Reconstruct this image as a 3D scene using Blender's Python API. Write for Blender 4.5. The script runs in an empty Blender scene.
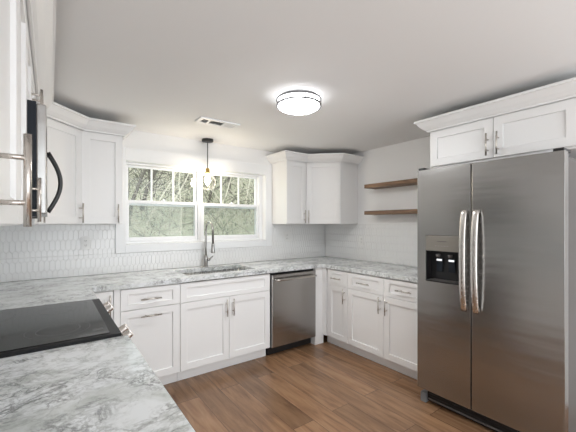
import bpy, bmesh, math, random
from mathutils import Vector, Matrix
random.seed(7)
PI = math.pi
S = bpy.context.scene
C = S.collection

# ------------------------------------------------------------------ camera, world, lights, exposure
cam_d = bpy.data.cameras.new('camera')
cam_d.sensor_width = 36.0
cam_d.lens = 36.0 * 323.37 / 576.0
cam_d.shift_y = 7.57 / 576.0
cam_d.clip_start = 0.02
cam = bpy.data.objects.new('camera', cam_d)
cam.location = (0.409, -3.3996, 1.3778)
cam.rotation_euler = (PI / 2, 0, -0.634394)
C.objects.link(cam)
S.camera = cam

world = bpy.data.worlds.new('world')
S.world = world
world.use_nodes = True
wn = world.node_tree.nodes['Background']
wn.inputs[0].default_value = (0.90, 0.96, 1.0, 1)
wn.inputs[1].default_value = 1.6

S.view_settings.view_transform = 'Standard'
S.view_settings.look = 'None'
S.view_settings.gamma = 1.0
S.view_settings.use_curve_mapping = False
S.view_settings.exposure = 0.74


def area_light(name, loc, rot, sx, sy, power, col):
    d = bpy.data.lights.new(name, 'AREA')
    d.shape = 'RECTANGLE'
    d.size = sx
    d.size_y = sy
    d.energy = power
    d.color = col
    o = bpy.data.objects.new(name, d)
    o.location = loc
    o.rotation_euler = rot
    C.objects.link(o)
    return o


# broad fill light added behind the camera to brighten the kitchen
area_light('rear_fill', (1.9, -5.9, 1.35), (PI / 2, 0, 0), 3.2, 1.9, 20, (0.97, 0.985, 1.0))
# unseen upward fill light, added to lift the ceiling
area_light('ceiling_fill', (1.9, -4.2, 1.5), (PI, 0, 0), 1.6, 0.8, 5, (0.97, 0.985, 1.0))

W = 3.567      # right wall
H = 2.28       # ceiling


# ------------------------------------------------------------------ materials
def new_mat(name):
    m = bpy.data.materials.new(name)
    m.use_nodes = True
    nt = m.node_tree
    return m, nt, nt.nodes['Principled BSDF']


def plain(name, col, rough=0.5, metal=0.0, bump=0.0, bscale=60.0, spec=0.5, var=0.0):
    m, nt, b = new_mat(name)
    b.inputs['Base Color'].default_value = (*col, 1)
    b.inputs['Roughness'].default_value = rough
    b.inputs['Metallic'].default_value = metal
    b.inputs['Specular IOR Level'].default_value = spec
    tc = nt.nodes.new('ShaderNodeTexCoord')
    n = nt.nodes.new('ShaderNodeTexNoise')
    n.inputs['Scale'].default_value = bscale
    nt.links.new(tc.outputs['Object'], n.inputs['Vector'])
    if bump:
        bp = nt.nodes.new('ShaderNodeBump')
        bp.inputs['Strength'].default_value = bump
        bp.inputs['Distance'].default_value = 0.002
        nt.links.new(n.outputs['Fac'], bp.inputs['Height'])
        nt.links.new(bp.outputs['Normal'], b.inputs['Normal'])
    if var:
        r = nt.nodes.new('ShaderNodeValToRGB')
        r.color_ramp.elements[0].position = 0.3
        r.color_ramp.elements[1].position = 0.7
        r.color_ramp.elements[0].color = (*[c * (1 - var) for c in col], 1)
        r.color_ramp.elements[1].color = (*[min(1, c * (1 + var)) for c in col], 1)
        nt.links.new(n.outputs['Fac'], r.inputs['Fac'])
        nt.links.new(r.outputs['Color'], b.inputs['Base Color'])
    return m


def brushed(name, col, rough, stretch=(1, 1, 1), amp=0.08, wave=0.0):
    m, nt, b = new_mat(name)
    b.inputs['Metallic'].default_value = 1.0
    b.inputs['Base Color'].default_value = (*col, 1)
    tc = nt.nodes.new('ShaderNodeTexCoord')
    mp = nt.nodes.new('ShaderNodeMapping')
    mp.inputs['Scale'].default_value = stretch
    n = nt.nodes.new('ShaderNodeTexNoise')
    n.inputs['Scale'].default_value = 1.0
    n.inputs['Detail'].default_value = 4
    nt.links.new(tc.outputs['Object'], mp.inputs['Vector'])
    nt.links.new(mp.outputs['Vector'], n.inputs['Vector'])
    mr = nt.nodes.new('ShaderNodeMapRange')
    mr.inputs['To Min'].default_value = rough - amp
    mr.inputs['To Max'].default_value = rough + amp
    nt.links.new(n.outputs['Fac'], mr.inputs['Value'])
    nt.links.new(mr.outputs['Result'], b.inputs['Roughness'])
    bp = nt.nodes.new('ShaderNodeBump')
    bp.inputs['Strength'].default_value = 0.02
    if wave:
        m2 = nt.nodes.new('ShaderNodeMapping'); m2.inputs['Scale'].default_value = (1.1, 1.1, 7.0)
        n2 = nt.nodes.new('ShaderNodeTexNoise'); n2.inputs['Scale'].default_value = 1.0; n2.inputs['Detail'].default_value = 2
        b2 = nt.nodes.new('ShaderNodeBump'); b2.inputs['Strength'].default_value = wave; b2.inputs['Distance'].default_value = 0.01
        nt.links.new(tc.outputs['Object'], m2.inputs['Vector']); nt.links.new(m2.outputs['Vector'], n2.inputs['Vector'])
        nt.links.new(n2.outputs['Fac'], b2.inputs['Height']); nt.links.new(b2.outputs['Normal'], bp.inputs['Normal'])
    bp.inputs['Distance'].default_value = 0.001
    nt.links.new(n.outputs['Fac'], bp.inputs['Height'])
    nt.links.new(bp.outputs['Normal'], b.inputs['Normal'])
    return m


def emitter(name, col, strength):
    m = bpy.data.materials.new(name)
    m.use_nodes = True
    nt = m.node_tree
    nt.nodes.clear()
    e = nt.nodes.new('ShaderNodeEmission')
    e.inputs['Color'].default_value = (*col, 1)
    e.inputs['Strength'].default_value = strength
    o = nt.nodes.new('ShaderNodeOutputMaterial')
    nt.links.new(e.outputs[0], o.inputs[0])
    return m


def pane_glass(name, tint, gloss=1.0, power=4.0, scatter=0.0):
    m = bpy.data.materials.new(name)
    m.use_nodes = True
    nt = m.node_tree
    nt.nodes.clear()
    t = nt.nodes.new('ShaderNodeBsdfTransparent')
    t.inputs['Color'].default_value = (*tint, 1)
    g = nt.nodes.new('ShaderNodeBsdfGlossy')
    g.inputs['Roughness'].default_value = 0.01
    if scatter:
        tl = nt.nodes.new('ShaderNodeBsdfTranslucent')
        tl.inputs['Color'].default_value = (0.95, 0.93, 0.88, 1)
        gm = nt.nodes.new('ShaderNodeMixShader')
        gm.inputs[0].default_value = scatter
        nt.links.new(g.outputs[0], gm.inputs[1]); nt.links.new(tl.outputs[0], gm.inputs[2])
        g = gm
    lw = nt.nodes.new('ShaderNodeLayerWeight')
    lw.inputs['Blend'].default_value = 0.5
    pw = nt.nodes.new('ShaderNodeMath'); pw.operation = 'POWER'; pw.inputs[1].default_value = power
    nt.links.new(lw.outputs['Facing'], pw.inputs[0])
    fr = nt.nodes.new('ShaderNodeMath'); fr.operation = 'MULTIPLY_ADD'
    fr.inputs[1].default_value = 0.8 * gloss; fr.inputs[2].default_value = 0.035 * gloss
    nt.links.new(pw.outputs[0], fr.inputs[0])
    mx = nt.nodes.new('ShaderNodeMixShader')
    o = nt.nodes.new('ShaderNodeOutputMaterial')
    nt.links.new(fr.outputs[0], mx.inputs[0])
    nt.links.new(t.outputs[0], mx.inputs[1])
    nt.links.new(g.outputs[0], mx.inputs[2])
    nt.links.new(mx.outputs[0], o.inputs[0])
    return m


def screen_mesh_mat(name, col, cover):
    m = bpy.data.materials.new(name)
    m.use_nodes = True
    nt = m.node_tree
    nt.nodes.clear()
    t = nt.nodes.new('ShaderNodeBsdfTransparent')
    g = nt.nodes.new('ShaderNodeBsdfDiffuse')
    g.inputs['Color'].default_value = (*col, 1)
    mx = nt.nodes.new('ShaderNodeMixShader')
    mx.inputs[0].default_value = cover
    o = nt.nodes.new('ShaderNodeOutputMaterial')
    nt.links.new(t.outputs[0], mx.inputs[1])
    nt.links.new(g.outputs[0], mx.inputs[2])
    nt.links.new(mx.outputs[0], o.inputs[0])
    return m


def granite_mat():
    m, nt, b = new_mat('veined_stone')
    L = nt.links.new
    tc = nt.nodes.new('ShaderNodeTexCoord')
    mp = nt.nodes.new('ShaderNodeMapping')
    mp.inputs['Rotation'].default_value = (0, 0, 0.75)
    mp.inputs['Scale'].default_value = (1.0, 1.2, 1.0)
    L(tc.outputs['Object'], mp.inputs['Vector'])
    # ridged veins
    def ridge(scale, dist, detail, width, seed):
        n = nt.nodes.new('ShaderNodeTexNoise')
        n.noise_dimensions = '4D'
        n.inputs['W'].default_value = seed
        n.inputs['Scale'].default_value = scale
        n.inputs['Detail'].default_value = detail
        n.inputs['Roughness'].default_value = 0.62
        n.inputs['Distortion'].default_value = dist
        L(mp.outputs['Vector'], n.inputs['Vector'])
        a = nt.nodes.new('ShaderNodeMath'); a.operation = 'SUBTRACT'; a.inputs[1].default_value = 0.5
        L(n.outputs['Fac'], a.inputs[0])
        c = nt.nodes.new('ShaderNodeMath'); c.operation = 'ABSOLUTE'
        L(a.outputs[0], c.inputs[0])
        r = nt.nodes.new('ShaderNodeMapRange')
        r.inputs['From Min'].default_value = 0.0
        r.inputs['From Max'].default_value = width
        r.inputs['To Min'].default_value = 1.0
        r.inputs['To Max'].default_value = 0.0
        L(c.outputs[0], r.inputs['Value'])
        return r.outputs['Result']
    def noise(scale, detail, rough, dist, src=None):
        n = nt.nodes.new('ShaderNodeTexNoise')
        n.inputs['Scale'].default_value = scale
        n.inputs['Detail'].default_value = detail
        n.inputs['Roughness'].default_value = rough
        n.inputs['Distortion'].default_value = dist
        L(mp.outputs['Vector'] if src is None else src, n.inputs['Vector'])
        return n.outputs['Fac']
    def rng(val, a, b_):
        r = nt.nodes.new('ShaderNodeMapRange')
        r.inputs['From Min'].default_value = a; r.inputs['From Max'].default_value = b_
        L(val, r.inputs['Value'])
        return r.outputs['Result']
    def mul(a, b_):
        x = nt.nodes.new('ShaderNodeMath'); x.operation = 'MULTIPLY'
        L(a, x.inputs[0]); L(b_, x.inputs[1])
        return x.outputs[0]
    def mix(fac, a, col, amt):
        x = nt.nodes.new('ShaderNodeMix'); x.data_type = 'RGBA'
        mm = nt.nodes.new('ShaderNodeMath'); mm.operation = 'MULTIPLY'; mm.inputs[1].default_value = amt
        L(fac, mm.inputs[0]); L(mm.outputs[0], x.inputs['Factor'])
        if isinstance(a, tuple): x.inputs['A'].default_value = (*a, 1)
        else: L(a, x.inputs['A'])
        x.inputs['B'].default_value = (*col, 1)
        return x.outputs['Result']
    cloud = rng(noise(4.2, 8, 0.68, 0.5), 0.47, 0.64)
    c0 = mix(cloud, (0.77, 0.79, 0.80), (0.49, 0.515, 0.485), 0.8)
    clus = rng(noise(4.5, 6, 0.65, 0.8), 0.40, 0.58)
    v1 = mul(ridge(8.0, 0.8, 10, 0.034, 1.3), clus)
    v2 = mul(ridge(15.0, 1.0, 9, 0.05, 5.1), clus)
    v3 = ridge(3.4, 0.7, 10, 0.016, 9.7)
    grit = mul(rng(noise(42, 6, 0.75, 0.5), 0.52, 0.66), clus)
    c1 = mix(v2, c0, (0.34, 0.35, 0.345), 0.62)
    c2 = mix(v1, c1, (0.15, 0.155, 0.15), 0.85)
    c2 = mix(v3, c2, (0.30, 0.31, 0.30), 0.45)
    c3 = mix(grit, c2, (0.22, 0.225, 0.22), 0.68)
    L(c3, b.inputs['Base Color'])
    b.inputs['Roughness'].default_value = 0.16
    return m


def floor_mat():
    m, nt, b = new_mat('oak_planks')
    L = nt.links.new
    tc = nt.nodes.new('ShaderNodeTexCoord')
    mp = nt.nodes.new('ShaderNodeMapping')
    mp.inputs['Rotation'].default_value = (0, 0, PI / 2)
    mp.inputs['Location'].default_value = (0.31, 0.06, 0)
    L(tc.outputs['Object'], mp.inputs['Vector'])
    br = nt.nodes.new('ShaderNodeTexBrick')
    br.offset = 0.37
    br.offset_frequency = 2
    br.inputs['Scale'].default_value = 1.0
    br.inputs['Brick Width'].default_value = 1.22
    br.inputs['Row Height'].default_value = 0.178
    br.inputs['Mortar Size'].default_value = 0.0016
    br.inputs['Mortar Smooth'].default_value = 0.2
    br.inputs['Bias'].default_value = 0.0
    br.inputs['Color1'].default_value = (0.0, 0.0, 0.0, 1)
    br.inputs['Color2'].default_value = (1, 1, 1, 1)
    br.inputs['Mortar'].default_value = (0.5, 0.5, 0.5, 1)
    L(mp.outputs['Vector'], br.inputs['Vector'])
    # grain along the plank, shifted for every plank
    sh = nt.nodes.new('ShaderNodeVectorMath'); sh.operation = 'MULTIPLY_ADD'
    L(br.outputs['Color'], sh.inputs[0]); sh.inputs[1].default_value = (7.3, 3.1, 0)
    L(mp.outputs['Vector'], sh.inputs[2])
    st = nt.nodes.new('ShaderNodeVectorMath'); st.operation = 'MULTIPLY'
    L(sh.outputs[0], st.inputs[0]); st.inputs[1].default_value = (1.6, 14.0, 1.0)
    g = nt.nodes.new('ShaderNodeTexNoise')
    g.inputs['Scale'].default_value = 1.6
    g.inputs['Detail'].default_value = 7
    g.inputs['Roughness'].default_value = 0.6
    g.inputs['Distortion'].default_value = 0.6
    L(st.outputs[0], g.inputs['Vector'])
    ramp = nt.nodes.new('ShaderNodeValToRGB')
    e = ramp.color_ramp.elements
    e[0].position = 0.22; e[0].color = (0.105, 0.052, 0.027, 1)
    e[1].position = 0.80; e[1].color = (0.345, 0.205, 0.115, 1)
    k = e.new(0.5); k.color = (0.245, 0.136, 0.073, 1)
    L(g.outputs['Fac'], ramp.inputs['Fac'])
    hv = nt.nodes.new('ShaderNodeHueSaturation')
    mr = nt.nodes.new('ShaderNodeMapRange')
    mr.inputs['To Min'].default_value = 0.80; mr.inputs['To Max'].default_value = 1.38
    L(br.outputs['Color'], mr.inputs['Value'])
    L(mr.outputs['Result'], hv.inputs['Value'])
    L(ramp.outputs['Color'], hv.inputs['Color'])
    mx = nt.nodes.new('ShaderNodeMix'); mx.data_type = 'RGBA'
    L(br.outputs['Fac'], mx.inputs['Factor'])
    L(hv.outputs['Color'], mx.inputs['A'])
    mx.inputs['B'].default_value = (0.06, 0.032, 0.02, 1)
    L(mx.outputs['Result'], b.inputs['Base Color'])
    b.inputs['Roughness'].default_value = 0.27
    bp = nt.nodes.new('ShaderNodeBump')
    bp.inputs['Strength'].default_value = 0.12
    bp.inputs['Distance'].default_value = 0.002
    L(g.outputs['Fac'], bp.inputs['Height'])
    L(bp.outputs['Normal'], b.inputs['Normal'])
    return m


def wood_mat(name, dark, mid, light):
    m, nt, b = new_mat(name)
    L = nt.links.new
    tc = nt.nodes.new('ShaderNodeTexCoord')
    mp = nt.nodes.new('ShaderNodeMapping')
    mp.inputs['Scale'].default_value = (30, 2.2, 30)
    L(tc.outputs['Object'], mp.inputs['Vector'])
    n = nt.nodes.new('ShaderNodeTexNoise')
    n.inputs['Scale'].default_value = 1.5
    n.inputs['Detail'].default_value = 6
    n.inputs['Distortion'].default_value = 1.0
    L(mp.outputs['Vector'], n.inputs['Vector'])
    r = nt.nodes.new('ShaderNodeValToRGB')
    e = r.color_ramp.elements
    e[0].position = 0.3; e[0].color = (*dark, 1)
    e[1].position = 0.75; e[1].color = (*light, 1)
    k = e.new(0.5); k.color = (*mid, 1)
    L(n.outputs['Fac'], r.inputs['Fac'])
    L(r.outputs['Color'], b.inputs['Base Color'])
    b.inputs['Roughness'].default_value = 0.5
    return m


def slope_mat():
    m, nt, b = new_mat('leaf_litter')
    L = nt.links.new
    tc = nt.nodes.new('ShaderNodeTexCoord')
    n = nt.nodes.new('ShaderNodeTexNoise')
    n.inputs['Scale'].default_value = 2.2
    n.inputs['Detail'].default_value = 9
    n.inputs['Roughness'].default_value = 0.75
    L(tc.outputs['Object'], n.inputs['Vector'])
    r = nt.nodes.new('ShaderNodeValToRGB')
    e = r.color_ramp.elements
    e[0].position = 0.32; e[0].color = (0.17, 0.17, 0.115, 1)
    e[1].position = 0.68; e[1].color = (0.50, 0.46, 0.36, 1)
    k = e.new(0.5); k.color = (0.335, 0.33, 0.235, 1)
    L(n.outputs['Fac'], r.inputs['Fac'])
    L(r.outputs['Color'], b.inputs['Base Color'])
    b.inputs['Roughness'].default_value = 1.0
    b.inputs['Specular IOR Level'].default_value = 0.0
    return m


M = dict(
    wall=plain('wall_paint', (0.88, 0.88, 0.88), 0.7, bump=0.05, bscale=120),
    ceil=plain('ceiling_paint', (0.88, 0.88, 0.88), 0.85, bump=0.08, bscale=90),
    cab=plain('cabinet_paint', (0.85, 0.845, 0.84), 0.38),
    trim=plain('trim_paint', (0.86, 0.87, 0.88), 0.4),
    vinyl=plain('white_vinyl', (0.86, 0.87, 0.89), 0.35),
    tile=plain('glazed_tile', (0.84, 0.84, 0.835), 0.2),
    grout=plain('grout', (0.72, 0.72, 0.71), 0.8),
    stone=granite_mat(),
    floor=floor_mat(),
    shelf=wood_mat('walnut_stain', (0.095, 0.05, 0.027), (0.20, 0.112, 0.06), (0.33, 0.20, 0.115)),
    steel=brushed('brushed_steel', (0.40, 0.392, 0.382), 0.25, (2, 2, 260), 0.03, 0.35),
    steel_h=brushed('handle_steel', (0.66, 0.63, 0.60), 0.26, (60, 60, 60), 0.05),
    nickel=brushed('satin_nickel', (0.58, 0.54, 0.50), 0.28, (200, 200, 20), 0.05),
    sinksteel=brushed('sink_steel', (0.62, 0.63, 0.64), 0.26, (120, 8, 8), 0.06),
    chrome=brushed('faucet_nickel', (0.40, 0.39, 0.375), 0.22, (80, 80, 80), 0.04),
    black=plain('black_plastic', (0.012, 0.012, 0.013), 0.35),
    blackm=plain('matte_black_metal', (0.018, 0.017, 0.017), 0.45),
    navy=plain('dark_casing', (0.010, 0.014, 0.020), 0.5, spec=0.25),
    bglass=plain('black_ceramic_glass', (0.010, 0.010, 0.011), 0.07, spec=0.6),
    frame_black=plain('black_trim', (0.010, 0.010, 0.011), 0.45, spec=0.25),
    ring=plain('burner_marking', (0.14, 0.14, 0.14), 0.3),
    grey=plain('grey_plastic', (0.30, 0.30, 0.30), 0.5),
    midgrey=plain('foot_plastic', (0.17, 0.175, 0.18), 0.5),
    dkgrey=plain('dark_grey_casing', (0.11, 0.10, 0.095), 0.45),
    brass=plain('aged_brass', (0.55, 0.38, 0.13), 0.3, metal=1.0),
    plate=plain('outlet_plastic', (0.80, 0.80, 0.79), 0.35),
    slot=plain('outlet_slots', (0.06, 0.06, 0.06), 0.6),
    opal=emitter('opal_diffuser', (0.98, 0.99, 1.0), 42.0),
    opal_side=emitter('opal_diffuser_side', (0.98, 0.99, 1.0), 5.0),
    bulb=emitter('filament_bulb', (1.0, 0.87, 0.69), 95.0),
    led=emitter('dispenser_led', (0.95, 0.98, 1.0), 0.7),
    ringmetal=brushed('lamp_ring_nickel', (0.20, 0.20, 0.21), 0.35, (50, 50, 50), 0.05),
    pane=pane_glass('window_glass', (0.95, 0.97, 0.96), 0.45),
    globe=pane_glass('clear_globe_glass', (0.97, 0.96, 0.94), 1.0, 2.4, 0.07),
    screen=screen_mesh_mat('insect_screen_mesh', (0.50, 0.53, 0.48), 0.25),
    slope=slope_mat(),
    bark=plain('grey_bark', (0.12, 0.105, 0.085), 0.95, bump=0.5, bscale=25, var=0.35),
    pale=plain('pale_bark', (0.58, 0.53, 0.43), 0.95, var=0.15),
    leaf=plain('evergreen_leaf', (0.17, 0.17, 0.12), 0.7, var=0.4, bscale=3),
    leafb=plain('pale_green_leaf', (0.24, 0.24, 0.17), 0.7, var=0.3, bscale=3),
)


# ------------------------------------------------------------------ mesh helpers
class MB:
    """collects shapes into one bmesh"""
    def __init__(self):
        self.bm = bmesh.new()
        self.mi = 0

    def face(self, vs, smooth=False):
        try:
            f = self.bm.faces.new(vs)
        except ValueError:
            return None
        f.material_index = self.mi
        f.smooth = smooth
        return f

    def v(self, p):
        return self.bm.verts.new(p)

    def box(self, x0, x1, y0, y1, z0, z1, bev=0.0):
        if x0 > x1: x0, x1 = x1, x0
        if y0 > y1: y0, y1 = y1, y0
        if z0 > z1: z0, z1 = z1, z0
        vs = [self.v((x, y, z)) for z in (z0, z1) for y in (y0, y1) for x in (x0, x1)]
        idx = [(0, 2, 3, 1), (4, 5, 7, 6), (0, 1, 5, 4), (2, 6, 7, 3), (0, 4, 6, 2), (1, 3, 7, 5)]
        fs = [self.face([vs[i] for i in q]) for q in idx]
        if bev:
            es = set(e for f in fs for e in f.edges)
            r = bmesh.ops.bevel(self.bm, geom=list(es), offset=bev, segments=2, affect='EDGES', profile=0.5)
            for f in r['faces']:
                f.material_index = self.mi
        return self

    def lathe(self, prof, origin=(0, 0, 0), axis='z', n=28, smooth=True, cap=True):
        ox, oy, oz = origin
        rings = []
        for r, h in prof:
            ring = []
            for i in range(n):
                a = 2 * PI * i / n
                c, s = r * math.cos(a), r * math.sin(a)
                if axis == 'z': p = (ox + c, oy + s, oz + h)
                elif axis == 'y': p = (ox + c, oy + h, oz + s)
                else: p = (ox + h, oy + c, oz + s)
                ring.append(self.v(p))
            rings.append(ring)
        for a, b in zip(rings, rings[1:]):
            for i in range(n):
                self.face([a[i], a[(i + 1) % n], b[(i + 1) % n], b[i]], smooth)
        if cap:
            self.face(rings[0][::-1])
            self.face(rings[-1])
        return self

    def tube(self, pts, r, n=12, smooth=True, closed=False):
        pts = [Vector(p) for p in pts]
        rs = r if isinstance(r, (list, tuple)) else [r] * len(pts)
        N = len(pts)
        t0 = (pts[1] - pts[0]).normalized()
        up = Vector((0, 0, 1)) if abs(t0.z) < 0.9 else Vector((1, 0, 0))
        nrm = t0.cross(up).normalized()
        rings = []
        for i in range(N):
            if closed:
                t = (pts[(i + 1) % N] - pts[i - 1]).normalized()
            elif i == 0: t = t0
            elif i == N - 1: t = (pts[-1] - pts[-2]).normalized()
            else: t = (pts[i + 1] - pts[i - 1]).normalized()
            nrm = (nrm - t * nrm.dot(t)).normalized()
            bn = t.cross(nrm)
            rings.append([self.v(pts[i] + (nrm * math.cos(2 * PI * k / n) + bn * math.sin(2 * PI * k / n)) * rs[i]) for k in range(n)])
        prs = list(zip(rings, rings[1:]))
        if closed: prs.append((rings[-1], rings[0]))
        for a, b in prs:
            for k in range(n):
                self.face([a[k], a[(k + 1) % n], b[(k + 1) % n], b[k]], smooth)
        if not closed:
            self.face(rings[0][::-1]); self.face(rings[-1])
        return self

    def strip(self, pts, nrms, w, t):
        """flat bar of width w (along local x) and thickness t along a path in the y-z plane"""
        rings = []
        for p, nn in zip(pts, nrms):
            p = Vector(p); nn = Vector(nn).normalized()
            ring = []
            for a, b in ((-1, -.6), (-.7, -1), (.7, -1), (1, -.6), (1, .6), (.7, 1), (-.7, 1), (-1, .6)):
                ring.append(self.v(p + Vector((1, 0, 0)) * (a * w / 2) + nn * (b * t / 2)))
            rings.append(ring)
        for a, b in zip(rings, rings[1:]):
            for k in range(8):
                self.face([a[k], a[(k + 1) % 8], b[(k + 1) % 8], b[k]], True)
        self.face(rings[0][::-1]); self.face(rings[-1])
        return self

    def prism(self, poly, z0, z1):
        a = [self.v((x, y, z0)) for x, y in poly]
        b = [self.v((x, y, z1)) for x, y in poly]
        n = len(poly)
        self.face(a[::-1]); self.face(b)
        for i in range(n):
            self.face([a[i], a[(i + 1) % n], b[(i + 1) % n], b[i]])
        return self

    def cells(self, xs, ys, inside, lo, hi, plane='xy'):
        """slab made of grid cells; holes where inside() is False"""
        mp = {'xy': lambda a, b, c: (a, b, c), 'xz': lambda a, b, c: (a, c, b)}[plane]
        V = {}
        def vv(i, j, k):
            key = (i, j, k)
            if key not in V:
                V[key] = self.v(mp(xs[i], ys[j], (lo, hi)[k]))
            return V[key]
        def ok(i, j):
            return 0 <= i < len(xs) - 1 and 0 <= j < len(ys) - 1 and inside((xs[i] + xs[i + 1]) / 2, (ys[j] + ys[j + 1]) / 2)
        for i in range(len(xs) - 1):
            for j in range(len(ys) - 1):
                if not ok(i, j): continue
                self.face([vv(i, j, 1), vv(i + 1, j, 1), vv(i + 1, j + 1, 1), vv(i, j + 1, 1)])
                self.face([vv(i, j, 0), vv(i, j + 1, 0), vv(i + 1, j + 1, 0), vv(i + 1, j, 0)])
                for di, dj, a, b in ((-1, 0, (i, j), (i, j + 1)), (1, 0, (i + 1, j), (i + 1, j + 1)),
                                     (0, -1, (i, j), (i + 1, j)), (0, 1, (i, j + 1), (i + 1, j + 1))):
                    if not ok(i + di, j + dj):
                        self.face([vv(*a, 0), vv(*b, 0), vv(*b, 1), vv(*a, 1)])
        return self

    def shaker(self, x0, x1, z0, z1, y, t=0.02, stile=0.057, rail=None, rec=0.012):
        """framed front with a recessed flat panel; back at y, front at y - t"""
        rail = stile if rail is None else rail
        f = y - t
        def loop(dx, dz, yy):
            return [self.v(p) for p in ((x0 + dx, yy, z0 + dz), (x1 - dx, yy, z0 + dz), (x1 - dx, yy, z1 - dz), (x0 + dx, yy, z1 - dz))]
        Ls = [loop(0, 0, y), loop(0, 0, f + 0.0018), loop(0.0018, 0.0018, f), loop(stile, rail, f),
              loop(stile + 0.002, rail + 0.002, f + 0.0015), loop(stile + 0.0025, rail + 0.0025, f + rec)]
        for a, b in zip(Ls, Ls[1:]):
            for i in range(4):
                self.face([a[i], a[(i + 1) % 4], b[(i + 1) % 4], b[i]])
        self.face(Ls[-1]); self.face(Ls[0][::-1])
        return self

    def build(self, name, mat, parent=None, bevel=0.0, recalc=True, loc=None):
        bm = self.bm
        if recalc:
            bmesh.ops.recalc_face_normals(bm, faces=bm.faces[:])
        me = bpy.data.meshes.new(name)
        bm.to_mesh(me); bm.free()
        mats = mat if isinstance(mat, (list, tuple)) else [mat]
        for m in mats: me.materials.append(m)
        o = bpy.data.objects.new(name, me)
        C.objects.link(o)
        if parent: o.parent = parent
        if loc: o.location = loc
        if bevel:
            b = o.modifiers.new('bevel', 'BEVEL')
            b.width = bevel; b.segments = 2; b.limit_method = 'ANGLE'; b.angle_limit = 0.6
        return o


def tag(o, label, cat, group=None, kind=None):
    o['label'] = label
    o['category'] = cat
    if group: o['group'] = group
    if kind: o['kind'] = kind
    return o


def thing(name, label, cat, loc=(0, 0, 0), rz=0.0, group=None):
    o = bpy.data.objects.new(name, None)
    o.empty_display_size = 0.1
    C.objects.link(o)
    o.location = loc
    o.rotation_euler = (0, 0, rz)
    return tag(o, label, cat, group)


def struct(o):
    o['kind'] = 'structure'
    return o


# ------------------------------------------------------------------ room shell
T = 0.14
YB = -6.0
OX0, OX1, OZ0, OZ1 = 0.982, 2.562, 1.172, 1.985   # window opening
mb = MB(); mb.box(-T, W + T, YB, T, -0.1, 0.0)
struct(mb.build('floor', M['floor']))
mb = MB(); mb.box(-T, W + T, YB, T, H, H + 0.12)
struct(mb.build('ceiling', M['ceil']))
mb = MB()
mb.cells([0, OX0, OX1, W], [0, OZ0, OZ1, H], lambda a, b: not (OX0 < a < OX1 and OZ0 < b < OZ1), 0.0, T, 'xz')
struct(mb.build('wall_back', M['wall']))
mb = MB(); mb.box(-T, 0, YB, T, 0, H)
struct(mb.build('wall_left', M['wall']))
mb = MB(); mb.box(W, W + T, YB, T, 0, H)
struct(mb.build('wall_right', M['wall']))

# window casing: flat boards around the opening
mb = MB()
CW = 0.082
mb.box(OX0 - CW, OX0, -0.02, -0.0005, OZ0 - 0.072, OZ1 + 0.115, 0.002)
mb.box(OX1, OX1 + CW, -0.02, -0.0005, OZ0 - 0.072, OZ1 + 0.115, 0.002)
mb.box(OX0 + 0.0005, OX1 - 0.0005, -0.02, -0.0005, OZ1, OZ1 + 0.115, 0.002)
mb.box(OX0 + 0.0005, OX1 - 0.0005, -0.02, -0.0005, OZ0 - 0.072, OZ0, 0.002)
# jamb liner
mb.box(OX0, OX0 + 0.006, -0.02, 0.06, OZ0, OZ1)
mb.box(OX1 - 0.006, OX1, -0.02, 0.06, OZ0, OZ1)
mb.box(OX0 + 0.006, OX1 - 0.006, -0.02, 0.06, OZ1 - 0.006, OZ1)
mb.box(OX0 + 0.006, OX1 - 0.006, -0.02, 0.06, OZ0, OZ0 + 0.006)
struct(mb.build('trim_1', M['trim']))


def sash(mb, x0, x1, z0, z1, y0, y1, st, top, bot):
    mb.box(x0, x0 + st, y0, y1, z0, z1, 0.003)
    mb.box(x1 - st, x1, y0, y1, z0, z1, 0.003)
    mb.box(x0 + st, x1 - st, y0, y1, z1 - top, z1, 0.003)
    mb.box(x0 + st, x1 - st, y0, y1, z0, z0 + bot, 0.003)


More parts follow.
